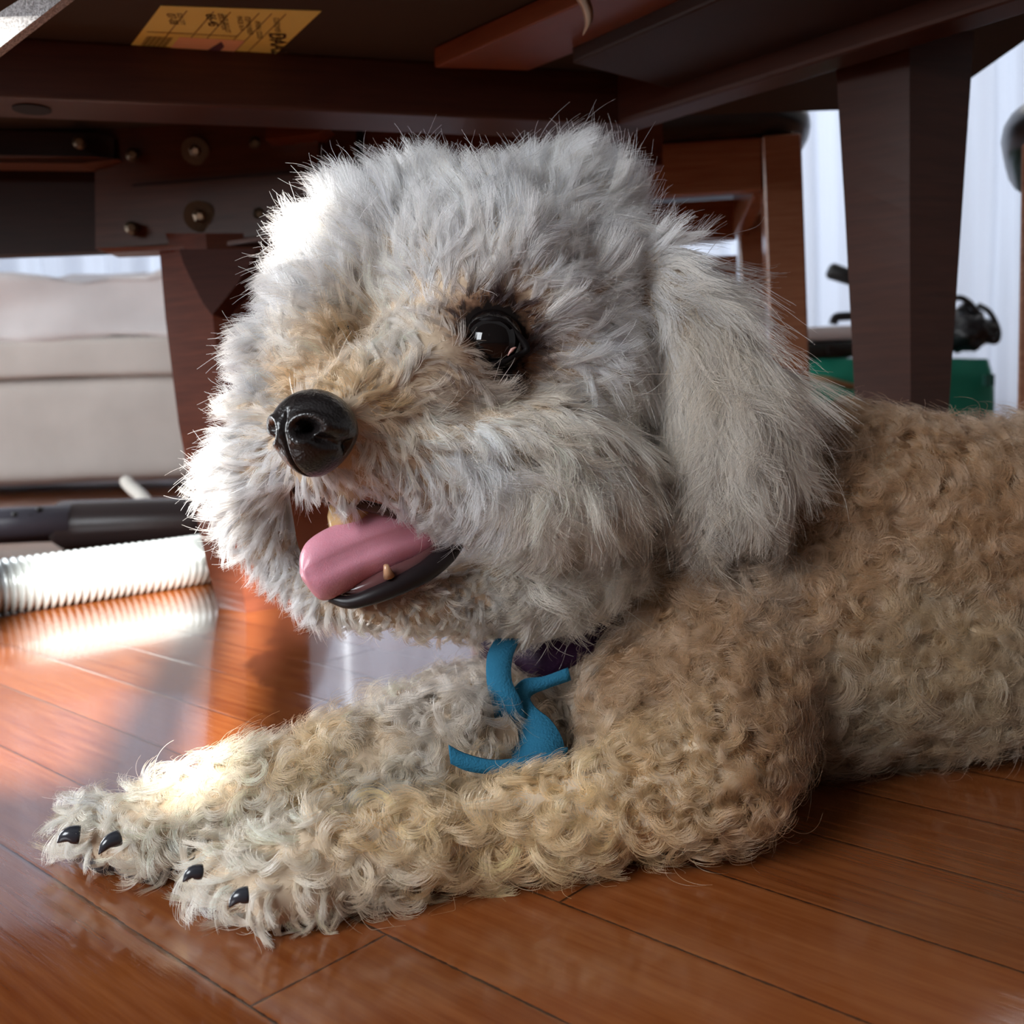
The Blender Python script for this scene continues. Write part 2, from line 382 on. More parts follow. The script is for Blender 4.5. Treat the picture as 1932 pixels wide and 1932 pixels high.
# left leg
b2 = bmesh.new()
rings = []
fl_ = PZ(412, 1146, 0), PZ(464, 1156, 0), PZ(586, 1139, 0)
for (y, xl, xm, xr2) in ((440, 296, 388, 556), (485, 302, 391, 556), (600, 312, 402, 555), (800, 337, 421, 558), (950, 366, 439, 566), (1060, 388, 452, 575)):
    pl, pm, pr = PY(xl, y, fl_[0].y), PY(xm, y, fl_[1].y), PY(xr2, y, fl_[2].y); rings.append([pl, pm, pr, pl+pr-pm])
rings.append([*fl_, fl_[0]+fl_[2]-fl_[1]])
rings = [[a_.lerp(b_, k/6) for a_, b_ in zip(r0, r1)] for r0, r1 in zip(rings, rings[1:]) for k in range(6)] + [rings[-1]]
loft(b2, rings)
obj('leg', b2, M_leg, T)
obj('leg_bracket', prism([(338, 470), (484, 470), (470, 500), (448, 535), (418, 572), (400, 594), (383, 572), (362, 530), (346, 497)], .865, .05), wood('bracket_wood', (.035, .008, .004), (.06, .015, .008), .6, spec=.2), T)
# right leg
b2 = bmesh.new(); rings = []
fl_ = PZ(1635, 1196, 0), PZ(1722, 1214, 0), PZ(1768, 1200, 0)
for (y, xl, xm, xr2) in ((60, 1573, 1716, 1838), (400, 1594, 1716, 1815), (760, 1613, 1718, 1791)):
    pl, pm, pr = PY(xl, y, fl_[0].y), PY(xm, y, fl_[1].y), PY(xr2, y, fl_[2].y); rings.append([pl, pm, pr, pl+pr-pm])
rings.append([*fl_, fl_[0]+fl_[2]-fl_[1]])
rings = [[a_.lerp(b_, k/6) for a_, b_ in zip(r0, r1)] for r0, r1 in zip(rings, rings[1:]) for k in range(6)] + [rings[-1]]
loft(b2, rings)
obj('leg', b2, M_bar, T)

# yellow label under the board
def plate_on_board(corners, z, th=.0006):
    a = [PZ(x, y, z) for x, y in corners]; b2 = bmesh.new(); hexa(b2, a, [p-Vector((0, 0, th)) for p in a]); return b2
LC = [(303, 10), (606, 20), (508, 112), (240, 94)]
ll = [PZ(x, y, ZP) for x, y in LC]
lab = obj('label', plate_on_board(LC, ZP-.0002), mat('yellow_paper', (.82, .90, .36), .6), T)
# frame on the label: u along the long top edge, v down the short edge
def LP(u, v, k=.0009): 
    p = (ll[0]*(1-u)+ll[1]*u)*(1-v) + (ll[3]*(1-u)+ll[2]*u)*v; return Vector((p.x, p.y, ZP-k))
M_ink = mat('label_ink', (.05, .035, .02), .7)
def lquad(b2, u0, v0, u1, v1, k=.0011):
    b2.faces.new([b2.verts.new(LP(*q, k)) for q in ((u0, v0), (u1, v0), (u1, v1), (u0, v1))])
b2 = bmesh.new()
for u, v0, v1 in ((.17, .05, .62), (.335, .05, .75), (.44, .05, .75), (.62, .05, .62), (.70, .05, 1), (.79, .05, 1), (.45, .6, .98)): lquad(b2, u, v0, u+.006, v1)
lquad(b2, .03, .52, .62, .53)
for i in range(16): lquad(b2, .055+i*.011, .62, .055+i*.011+(.006 if i % 3 else .0035), .92)
obj('printed_rules', b2, M_ink, lab)
b2 = bmesh.new()
for c in ((.28, .70), (.66, .70), (.66, 1.0), (.28, 1.0)): pass
b2.faces.new([b2.verts.new(LP(*q, .0012)) for q in ((.26, .60), (.70, .60), (.70, .985), (.26, .985))]); obj('pink_sticker', b2, mat('pink_paper', (.85, .66, .56), .6), lab)
b2 = bmesh.new(); b2.faces.new([b2.verts.new(LP(*q, .0014)) for q in ((.55, .64), (.60, .74), (.60, .95), (.49, .95))]); obj('printed_picture', b2, mat('print_purple', (.10, .05, .10), .6), lab)
def text_on_label(body, u, v, size, ang, name='printed_text', bold=0, m=None):
    cu = bpy.data.curves.new(name, 'FONT'); cu.body = body; cu.size = size*.58; cu.offset = bold*.4
    o = bpy.data.objects.new(name, cu); C.objects.link(o); cu.materials.append(m or M_ink)
    ux = (ll[1]-ll[0]).normalized(); uz = Vector((0, 0, -1))
    ca, sa = math.cos(ang), math.sin(ang); vx = ll[3]-ll[0]; vx = (vx-ux*vx.dot(ux)).normalized()
    X = ux*ca + vx*sa; Yv = uz.cross(X)
    p = LP(u, v, .0013); o.matrix_world = Matrix(((X.x, Yv.x, uz.x, p.x), (X.y, Yv.y, uz.y, p.y), (X.z, Yv.z, uz.z, p.z), (0, 0, 0, 1)))
    dg_ = bpy.context.evaluated_depsgraph_get(); tm = bpy.data.meshes.new_from_object(o.evaluated_get(dg_)); tm.transform(o.matrix_world)
    bpy.data.objects.remove(o); return obj(name, tm, m or M_ink, lab)
hp = math.pi/2
TS = .8
text_on_label('07-08', .06, .12, .014, hp); text_on_label('SIZE  QTY', .12, .1, .008, hp)
text_on_label('66-45', .30, .10, .016, hp, bold=.0003); text_on_label('DESCRIPTION', .37, .08, .008, hp); text_on_label('DATE 2010 LOT', .40, .10, .008, hp)
text_on_label('MADE IN 4', .50, .12, .009, hp); text_on_label('ITEM NUMBER', .55, .12, .009, hp); text_on_label('FINISH  CODE', .64, .2, .009, hp); text_on_label('CUSTOMER ORDER', .735, .12, .009, hp)
text_on_label('DAA2-90', .805, .42, .028, hp, 'handwritten_text', .0006)

# silver strip at the corner, torn tape at the top -------------------------
def silver():
    m = mat('glittery_silver', (.85, .85, .88), .35, .2); g = N(m); v = g.mapping(); f = g.noise(v, 900, 3, .7); g.bump(f, 1, .003)
    g.l(g.mix(g.ramp(f, .4, .62), (.45, .44, .45), (.95, .95, .97)), g.b.inputs['Base Color']); return m
A = [P(-150, 118, .50), P(200, -105, .50)]; B = [P(-150, 205, .50), P(200, -65, .50)]
b2 = bmesh.new(); off = CF*.006; hexa(b2, [A[0], B[0], B[0]+off, A[0]+off], [A[1], B[1], B[1]+off, A[1]+off]); 
tag(obj('silver_strip', b2, silver()), 'rough glittery silver strip slanting across the table corner, above the cross bar', 'metal strip')
b2 = bmesh.new(); rr = []
cen = spline([(1080, -40, 14), (1096, -5, 14), (1108, 20, 11), (1110, 45, 7), (1100, 66, 1)], 16)
for i, (x, y, w_) in enumerate(cen): rr.append([P(x-w_, y-w_*.3, .60), P(x, y+2, .592+.0), P(x+w_, y-w_*.2, .60), P(x, y+1, .5965)])
loft(b2, rr); tag(obj('torn_tape', b2, mat('tape', (.48, .34, .24), .6), smooth=True), 'small curled scrap of tan tape hanging under the table', 'tape')

# stools behind -------------------------------------------------------
def rounded_slab(outline, z0, z1, r, bulge):                 # cushion from a plan outline
    b2 = bmesh.new(); rings = []; c = sum(outline, Vector())/len(outline)
    for k in range(9):
        t = -math.pi/2 + math.pi*k/8; off = r*(math.cos(t)-1); z = (z0+z1)/2+(z1-z0)/2*math.sin(t)
        rings.append([Vector((*(c+(p-c)*(1+off/(p-c).length)).xy, z)) for p in outline])
    loft(b2, rings); return b2
def stool(label, corner, ux, uy, seat_z, size, foot):
    t = thing('stool', label, 'stool', (corner.x, corner.y, 0), 'dark cushioned stools')
    L = size; c0 = corner; lw = .038
    cs = [c0, c0-ux*L, c0-ux*L+uy*L, c0+uy*L]
    for k, p in enumerate(cs):
        q = p + (ux*(-1 if k in (0, 3) else 0) + uy*(-1 if k in (2, 3) else 0))*lw
        ring = lambda z, sh: [Vector((*(q+a_+sh).xy, z)) for a_ in (Vector(), ux*lw, ux*lw+uy*lw, uy*lw)]
        sh = foot*(1 if k in (0, 3) else -1)
        b2 = bmesh.new(); loft(b2, [ring(0, ux*sh), ring(seat_z*.5, ux*sh*.35), ring(seat_z, Vector())]); bevel(b2, .002, 1)
        obj('leg', b2, M_stool, t)
    for p, q, n in ((cs[1]+ux*lw, cs[0]-ux*lw, uy), (cs[2]+ux*lw-uy*.02, cs[3]-ux*lw-uy*.02, uy), (cs[0]+uy*lw-ux*.02, cs[3]-uy*lw-ux*.02, -ux), (cs[1]+uy*lw, cs[2]-uy*lw, ux)):
        p2 = Vector((*(p+n*.006).xy, seat_z)); q2 = Vector((*(q+n*.006).xy, seat_z)); obj('apron', beam(p2, q2, n, .018, .052), M_stool, t)
    for zz in (.315,):
        p2 = Vector((*(cs[2]+ux*lw).xy, zz+.05)); q2 = Vector((*(cs[3]-ux*lw).xy, zz+.05)); obj('stretcher', beam(p2, q2, -uy, .02, .07), M_stool, t)
    cc = c0-ux*L/2+uy*L/2; out = []
    for k in range(48):
        a_ = 2*math.pi*k/48; ca, sa = math.cos(a_), math.sin(a_)
        e = .45; rx = math.copysign(abs(ca)**e, ca); ry = math.copysign(abs(sa)**e, sa)
        out.append(Vector((*(cc+(ux*rx+uy*ry)*(L/2+.022)).xy, 0)))
    obj('cushion', rounded_slab(out, seat_z+.001, seat_z+.044, .02, 0), M_cush, t, True)
    return t
def frame(px, py, Y, ang):
    p = PY(px, py, Y); ux = Vector((math.cos(ang), math.sin(ang), 0)); return p, ux, Vector((-ux.y, ux.x, 0))
p, ux, uy = frame(1512, 250, 1.05, math.radians(-8)); 
stool('dark cushioned wooden stool just behind the dog\'s ear, beside the dark table leg', p, ux, uy, p.z, .34, .018)
p, ux, uy = frame(1892, 275, .93, math.radians(-28)); q = p + ux*.36
stool('dark cushioned stool at the far right edge, only cushion rim and leg showing', q, ux, uy, p.z, .345, .0)

# bag and boxes by the curtain ------------------------------------------
DB = 2.0
def fbox(name, x0, y0, x1, y1, d, depth, m, parent=None, bev=.01, z0=None):
    a, b = P(x0, y1, d), P(x1, y0, d)
    return obj(name, boxbm((a.x, a.y, a.z if z0 is None else z0), (b.x, a.y+depth, b.z), bev), m, parent)
M_green = fabric('green_fabric', (.02, .26, .17), .5, 120, .2)
gb = thing('green_storage_bag', 'green storage bag on the floor behind the dark table leg', 'bag', tuple(PZ(1700, 905, 0)))
b2 = bmesh.new(); rings = []
for y, xl, xr2 in ((905, 1500, 1865), (850, 1495, 1876), (760, 1500, 1884), (715, 1512, 1882), (676, 1520, 1872)):
    r_ = []
    for k in range(24):
        a_ = 2*math.pi*k/24; cx_, cy_ = math.cos(a_), math.sin(a_); e = .5
        rx = math.copysign(abs(cx_)**e, cx_); ry = math.copysign(abs(cy_)**e, cy_)
        xr3 = xr2+26; xm = (xl+xr3)/2+(xr3-xl)/2*rx; q = P(xm, y, DB); r_.append(q+Vector((0, .14+ry*.14 + .006*math.sin(k*3+y), 0)))
    rings.append(r_)
for q in rings[0]: q.z = .0
loft(b2, rings); obj('bag_body', b2, M_green, gb, True)
obj('zip_band', tube([P(1520, 712, DB-.002), P(1560, 716, DB-.004), P(1610, 730, DB-.004)], .006, 8), mat('tan_trim', (.42, .26, .12), .6), gb, True)
obj('printed_square', boxbm(tuple(P(1858, 728, DB-.004)), tuple(P(1876, 706, DB-.004)+Vector((0, .008, 0)))), mat('dark_print', (.02, .10, .08), .6), gb)
cs_ = thing('tool_case', 'flat black case resting on the green bag beside the stool leg', 'case', tuple(P(1560, 660, DB)))
fbox('case_body', 1500, 644, 1640, 676, DB+.01, .2, mat('case_black', (.018, .020, .018), .4), cs_)
fbox('latch', 1563, 650, 1575, 668, DB, .02, M_cush, cs_, .002)
tag(fbox('white_box', 1490, 612, 1650, 645, DB+.02, .2, mat('white_card', (.74, .70, .70), .6)), 'white flat box lying on top of the black case', 'box')
hd = obj('folding_handle', tube([tuple(p) for p in spline([P(1572, 611, DB+.06), P(1576, 600, DB+.06), P(1590, 597, DB+.06), P(1640, 597, DB+.06), P(1660, 611, DB+.06)], 16)], .009, 10), M_cush, smooth=True); tag(hd, 'small curved black handle lying on the white box', 'handle')
ph = thing('umbrella', 'black umbrella with tube handle leaning behind the dark table leg', 'umbrella', tuple(P(1680, 600, DB+.1)))
obj('grip', tube([P(1563, 509, DB+.1), P(1568, 511, DB+.1), P(1645, 538, DB+.1)], [.012, .017, .014], 12), mat('grip_black', (.012, .012, .012), .5), ph, True)
obj('shaft', tube([P(1645, 538, DB+.1), P(1700, 590, DB+.1)], .008, 8), M_cush, ph, True)
bb = thing('black_bag', 'crumpled black bag sitting on the green bag against the curtain', 'bag', tuple(P(1830, 660, DB+.1)))
b2 = bmesh.new(); bmesh.ops.create_icosphere(b2, subdivisions=4, radius=1)
cc = P(1815, 622, DB+.08)
for v in b2.verts:
    n_ = noise.noise(v.co*2.3+Vector((3, 1, 2)))*.35+noise.noise(v.co*6)*.16
    s_ = 1+n_; v.co = cc+Vector((v.co.x*.060*s_*(1.15 if v.co.z < 0 else .85), v.co.y*.06*s_, v.co.z*.044*s_))
obj('bag_body', b2, mat('black_nylon', (.010, .010, .012), .42), bb, True)
obj('strap', tube([tuple(p) for p in spline([P(1845, 575, DB+.06), P(1868, 590, DB+.05), P(1884, 625, DB+.05), P(1878, 645, DB+.05), P(1855, 640, DB+.05)], 24)], .0055, 8), M_cush, bb, True)
obj('strap', tube([tuple(p) for p in spline([P(1790, 578, DB+.06), P(1805, 562, DB+.05), P(1825, 568, DB+.05), P(1845, 590, DB+.05)], 24)], .006, 8), M_cush, bb, True)

#DOG
# ------------------------------------------------------------------ dog
M_skin = mat('undercoat', (.55, .43, .31), .9, spec=.1)
def D(x, y, d, r): return (P(x, y, d), r*d/1932)             # ball at a depth, radius in pixels there
def Z(x, y, z, r):                                           # ball at a height, radius in metres
    return (PZ(x, y, z), r)
def chain(a, b, n=5): return [(a[0].lerp(b[0], i/n), a[1]*(1-i/n)+b[1]*i/n) for i in range(n+1)]
def path(*k):
    o = []
    for a, b in zip(k, k[1:]): o += chain(a, b)
    return o
balls = []
# head
balls += [D(900, 600, .478, 255), D(1010, 560, .49, 205), D(1000, 700, .485, 225), D(1110, 640, .51, 185),
          D(720, 520, .468, 165), D(640, 590, .452, 120), D(820, 450, .482, 120), D(1050, 465, .50, 145), D(600, 895, .402, 42), D(650, 925, .406, 38), D(535, 680, .452, 78), D(505, 770, .447, 62), D(600, 700, .43, 75), D(980, 470, .495, 140), D(600, 640, .435, 75)]
balls += path(D(830, 720, .435, 150), D(700, 770, .408, 100), D(628, 800, .388, 72))
balls += path(D(640, 830, .392, 75), D(740, 860, .405, 88), D(850, 880, .420, 118), D(990, 880, .440, 150), D(1090, 900, .46, 130))
balls += path(D(590, 840, .405, 60), D(520, 850, .42, 72), D(475, 900, .44, 66), D(485, 970, .455, 58), D(540, 1045, .462, 50))
balls += path(D(1090, 1010, .475, 120), D(980, 1090, .462, 92), D(860, 1130, .443, 52), D(760, 1150, .428, 34), D(690, 1152, .42, 24))
balls += path(D(540, 1060, .462, 40), D(620, 1130, .455, 40), D(800, 1150, .455, 48), D(960, 1140, .47, 70))
# neck and trunk
balls += path(D(1140, 950, .53, 190), D(1260, 1080, .56, 220), D(1130, 1220, .56, 150), D(1010, 1300, .54, 120), D(1000, 1390, .52, 110))
balls += path(D(1300, 980, .58, 210), D(1430, 1060, .58, 225), Z(1590, 1060, .090, .080), Z(1800, 1078, .083, .076), Z(1960, 1066, .083, .077), Z(2250, 1040, .083, .078))
balls += path(Z(1500, 1250, .05, .05), Z(1750, 1230, .05, .05), Z(1950, 1200, .05, .05))
balls += path(D(2080, 1060, .60, 290), D(2350, 1070, .66, 280))
# near fore leg
balls += path(D(1360, 1120, .53, 200), D(1365, 1280, .475, 155), D(1360, 1390, .43, 122), Z(1345, 1462, .032, .0235))
balls += path(D(1230, 1330, .475, 125), Z(1230, 1470, .028, .021))
balls += path(Z(1345, 1462, .032, .0235), Z(1150, 1522, .024, .0185), Z(900, 1578, .018, .0140), Z(720, 1612, .017, .0145), Z(600, 1625, .017, .016))
near_toes = [Z(410, 1640, .013, .0105), Z(455, 1672, .012, .0105), Z(520, 1690, .012, .011), Z(590, 1680, .012, .011)]
for t in near_toes: balls += path(Z(590, 1625, .018, .014), t)
# far fore leg
balls += path(D(980, 1360, .50, 110), Z(840, 1420, .030, .025), Z(660, 1455, .027, .021), Z(480, 1500, .023, .017), Z(360, 1535, .019, .016))
balls += path(D(900, 1330, .51, 75), D(730, 1370, .47, 50))
far_toes = [Z(165, 1560, .014, .0105), Z(215, 1585, .013, .011), Z(280, 1605, .012, .0105), Z(330, 1590, .012, .011)]
for t in far_toes: balls += path(Z(340, 1540, .019, .014), t)
# ear flap
balls += path(D(1230, 500, .475, 45), D(1300, 600, .470, 70), D(1345, 700, .466, 85), D(1370, 800, .464, 92), D(1365, 900, .464, 88), D(1340, 970, .466, 66))
balls += path(D(1400, 730, .472, 65), D(1440, 830, .472, 62), D(1420, 930, .47, 60))
bm = bmesh.new()
for c, r in balls: bmesh.ops.create_icosphere(bm, subdivisions=2, radius=r, matrix=Matrix.Translation(c))
me = bpy.data.meshes.new('dog'); bm.to_mesh(me); bm.free()
dog = bpy.data.objects.new('dog', me); C.objects.link(dog); me.materials.append(M_skin)
md = dog.modifiers.new('r', 'REMESH'); md.mode = 'VOXEL'; md.voxel_size = .0028; md.use_smooth_shade = True
md = dog.modifiers.new('s', 'SMOOTH'); md.iterations = 6; md.factor = .6
dg = bpy.context.evaluated_depsgraph_get(); nm = bpy.data.meshes.new_from_object(dog.evaluated_get(dg))
dog.modifiers.clear(); dog.data = nm; nm.name = 'dog'
if not nm.materials: nm.materials.append(M_skin)
n_v = len(nm.vertices); co = np.empty(n_v*3); nm.vertices.foreach_get('co', co); co = co.reshape(-1, 3)
co[:, 2] = np.maximum(co[:, 2], .0015)
nm.vertices.foreach_set('co', co.ravel()); nm.update()
tag(dog, 'cream curly haired dog lying on the wooden floor under the table, tongue out', 'dog')
nm.calc_loop_triangles(); tr = np.empty(len(nm.loop_triangles)*3, int); nm.loop_triangles.foreach_get('vertices', tr); tr = tr.reshape(-1, 3)
vn = np.empty(n_v*3); nm.vertices.foreach_get('normal', vn); vn = vn.reshape(-1, 3)
BVH = BVHTree.FromPolygons([tuple(c) for c in co], [tuple(int(i) for i in t) for t in tr])
def hit(x, y, dflt=.45):
    r = ray(x, y).normalized(); h = BVH.ray_cast(CP, r)
    if h[0] is None: h = BVH.find_nearest(P(x, y, dflt))
    return np.array(h[0]), np.array(h[1])

# features placed on the face
EYE = P(925, 646, .4235); EYE_R = .0138
NOSE = P(592, 812, .374)
EY = np.array(EYE); NO = np.array(NOSE)
M_black = mat('wet_black', (.006, .006, .007), .12, Coat_Weight=.6, Coat_Roughness=.05)
M_lip = mat('lip_black', (.012, .008, .009), .38, spec=.4)
M_lid = mat('eyelid_black', (.005, .0035, .0035), .6, spec=.12)
def eyeball():
    bm = bmesh.new(); bmesh.ops.create_icosphere(bm, subdivisions=5, radius=1)
    ax = (CP-EYE).normalized() + CR*-.25; ax.normalize()
    for v in bm.verts:
        k = max(0, v.co.dot(ax)-.90)*.25; v.co = EYE + v.co*EYE_R*(1+k)
    return bm
m = mat('dog_eye', (.004, .003, .003), .04, spec=.55)
g = N(M_skin); gp = g.n('ShaderNodeNewGeometry').outputs['Position']
vd = g.n('ShaderNodeVectorMath', operation='DISTANCE'); g.l(gp, vd.inputs[0]); vd.inputs[1].default_value = EYE
nz = g.math('MULTIPLY', g.math('SUBTRACT', g.noise(gp, 260, 3), .5), .012)
em = g.mix(g.ramp(g.math('ADD', vd.outputs['Value'], nz), .019, .030), (.16, .085, .05), (.55, .43, .31))
g.l(g.mix(g.ramp(g.math('ADD', vd.outputs['Value'], nz), .0155, .0200), (.010, .007, .006), em), g.b.inputs['Base Color'])
obj('eye', eyeball(), m, dog, True)
al = [(858, 655), (868, 628), (893, 606), (925, 598), (957, 606), (980, 628), (1000, 660), (975, 675), (945, 690), (915, 692), (885, 682), (866, 668)]
pts = spline([tuple(P(925+(x-925)*.92, 647+(y-647)*.9, .4125+.00009*abs(x-925)*.6)) for x, y in al+al[:2]], 80)[:74]
obj('eyelid', tube(pts, [.0012+.0003*math.sin(i*.4) for i in range(74)], 10), M_lid, dog, True)
pts = [P(958+i*4, 668-i*4+(i-2)**2*.8, .4118) for i in range(5)]
obj('eye_corner', tube(pts, [.0002, .0005, .0008, .0005, .0002], 8), mat('eye_corner_pink', (.45, .25, .22), .2), dog, True)
e2 = P(640, 618, .4255)
obj('eye', tube([e2-CR*.004, e2, e2+CR*.004], [.0006, .0022, .0006], 10), M_black, dog, True)
# nose pad: displaced ball with two nostrils and a cleft
nF = (-CF*.80 - CR*.52 + CU*.10).normalized(); nR = CU.cross(nF)*-1; nR = (nR-nF*nR.dot(nF)).normalized(); nU = nR.cross(nF)
if nU.dot(CU) < 0: nU = -nU
if nR.dot(CR) < 0: nR = -nR
def nose_bm():
    bm = bmesh.new(); bmesh.ops.create_icosphere(bm, subdivisions=7, radius=1)
    for v in bm.verts:
        q = v.co.copy(); x, y, z = q.x, q.y, q.z                 # x right, y up, z forward
        rx, ry, rz = .0170, .0150, .0150
        if y > 0: rx *= 1-.05*y
        else: rx *= 1-.42*(-y)**1.4; ry = .0172
        px_, py_, pz_ = x*rx, y*ry, z*rz
        k = 1
        if z > -.3:
            for s in (-1, 1):
                u, w_ = (x*s-.50), (y+.10)
                uu = u*.9+w_*.35; ww = w_*1.0-u*.35
                g_ = math.exp(-((uu/.20)**2+(ww/.17)**2)**1.5); k -= .62*g_
                g_ = math.exp(-(((u-.27)/.20)**2+((w_+.20)/.13)**2)); k -= .30*g_     # side slit
                rim = math.sqrt((uu/.34)**2+(ww/.30)**2); k += .075*math.exp(-((rim-1)/.35)**2)
            k -= .10*math.exp(-(x/.055)**2)*(1 if y < .15 else math.exp(-((y-.15)/.25)**2))
            k += .004*noise.noise(q*26)
        v.co = NOSE + nR*px_*k + nU*py_*k + nF*pz_*k
    return bm
mn = mat('nose_leather', (.009, .007, .007), .30, Coat_Weight=.35, Coat_Roughness=.15); g = N(mn); v = g.mapping()
vo = g.n('ShaderNodeTexVoronoi'); vo.inputs['Scale'].default_value = 900; g.l(v, vo.inputs['Vector']); g.bump(vo.outputs[0], .35, .0006)
obj('nose', nose_bm(), mn, dog, True)
# mouth: lining, tongue, lips, teeth
def patch(name, outline, d, bulge, m, th=.003):
    n = len(outline); c = np.mean(outline, axis=0); bm = bmesh.new(); rings = []
    for k in range(7):
        f = 1-k/6.0; rings.append([P(c[0]+(x-c[0])*max(f, .02), c[1]+(y-c[1])*max(f, .02), d+bulge*(1-f*f)) for x, y in outline])
    loft(bm, rings, True, False); return obj(name, bm, m, dog, True)
patch('mouth_lining', [(545, 925), (600, 935), (700, 935), (800, 950), (870, 985), (865, 1040), (800, 1100), (720, 1135), (640, 1140), (590, 1110), (560, 1020)], .435, .02, mat('mouth_inside', (.34, .14, .08), .4))  # lining colour lightened to stand in for light from behind
def tongue():
    K = [(850, 985, .436, 30, 0), (800, 1000, .426, 50, 2), (740, 1016, .417, 60, 4), (680, 1040, .410, 64, 5), (635, 1060, .405, 66, 3), (600, 1075, .402, 58, 2), (580, 1083, .4015, 40, 1), (568, 1088, .4015, 8, 0)]
    k = spline(K, 44); bm = bmesh.new(); rings = []
    for i, (x, y, d, hw, gr) in enumerate(k):
        j = min(i+1, len(k)-1); h_ = max(i-1, 0); tx, ty = k[j][0]-k[h_][0], k[j][1]-k[h_][1]; L_ = math.hypot(tx, ty) or 1
        nx, ny = -ty/L_, tx/L_
        nx, ny = nx*.9+.42*0, ny
        if ny < 0: nx, ny = -nx, -ny
        r_ = []
        for a in range(28):
            t = 2*math.pi*a/28; u = math.cos(t); v_ = math.sin(t)
            thick = .0042*min(1, hw/30)
            wob = 7*math.sin(i*.22)*max(0, u)                     # the lower edge ripples
            groove = -.0026*math.exp(-((u-.0)/.22)**2)*min(1, gr/3) if v_ > 0 else 0
            edge = .004*(u*u)
            dd = d - v_*thick - groove + edge*1.0
            r_.append(P(x+nx*(hw*u+wob), y+ny*(hw*u+wob), dd))
        rings.append(r_)
    loft(bm, rings); return bm
mt = mat('tongue_pink', (.62, .22, .27), .38, Subsurface_Weight=.25, Subsurface_Radius=(.006, .002, .002), Coat_Weight=.25, Coat_Roughness=.2)
g = N(mt); v = g.mapping(); f = g.noise(v, 1500, 2); g.bump(f, .25, .0006); g.l(g.mix(g.noise(v, 60, 3), (.74, .34, .42), (.60, .23, .30)), g.b.inputs['Base Color'])
obj('tongue', tongue(), mt, dog, True)
lp = spline([tuple(P(*q)) for q in ((622, 1128, .409), (660, 1136, .408), (710, 1122, .409), (760, 1100, .413), (810, 1072, .420), (850, 1035, .428), (872, 1000, .434), (866, 975, .438))], 60)
obj('lower_lip', tube(lp, [.0018+.0028*math.sin(min(1, i/38)*math.pi/2) - (.0025*max(0, (i-40)/20)) for i in range(60)], 14), M_lip, dog, True)
lp = spline([tuple(P(*q)) for q in ((640, 1118, .411), (690, 1108, .411), (740, 1086, .414), (790, 1060, .420), (835, 1022, .428))], 40)
obj('lower_gum', tube(lp, [.0012+.0026*math.sin(i/39*math.pi) for i in range(40)], 12), mat('gum', (.11, .045, .045), .2), dog, True)
lp = spline([tuple(P(*q)) for q in ((560, 925, .425), (610, 938, .412), (680, 952, .409), (760, 972, .417), (830, 990, .428), (866, 985, .436))], 40)
obj('upper_lip', tube(lp, .0022, 10), mat('upper_lip_brown', (.06, .028, .022), .4), dog, True)
M_tooth = mat('tooth_ivory', (.62, .42, .20), .25, Coat_Weight=.5)
obj('canine_tooth', tube([P(668, 938, .418), P(655, 965, .417), P(638, 990, .416), P(626, 1003, .416)], [.0085, .008, .0055, .0015], 14), M_tooth, dog, True)
for x, y in ((728, 1070),):
    obj('tooth', tube([P(x+6, y+18, .409), P(x, y-4, .4065)], [.0024, .0010], 10), mat('tooth_pale', (.5, .28, .16), .25), dog, True)
# claws and pads
M_claw = mat('claw_dark', (.03, .032, .04), .22, Coat_Weight=.4)
for p, q, r_ in (((150, 1575, .395), (108, 1590, .392), .0036), ((225, 1580, .385), (186, 1612, .380), .0030), ((380, 1645, .345), (345, 1664, .342), .0026), ((468, 1688, .338), (432, 1712, .336), .0028)):
    a, b = P(*p), P(*q); mid = a.lerp(b, .55)+Vector((0, 0, .0016)); obj('claw', tube([tuple(c) for c in spline([a, mid, b], 9)], [r_, r_, r_*.97, r_*.9, r_*.8, r_*.68, r_*.52, r_*.3, r_*.08], 12), M_claw, dog, True)
M_pad = mat('paw_pad', (.05, .045, .045), .6)
for x, y, z, w_ in ((200, 1622, .006, .0075), (272, 1634, .006, .012)):
    bm = bmesh.new(); bmesh.ops.create_icosphere(bm, subdivisions=3, radius=1); c = PZ(x, y, z)
    for v in bm.verts: v.co = c + Vector((v.co.x*w_, v.co.y*.004, v.co.z*.0055))
    obj('paw_pad', bm, M_pad, dog, True)

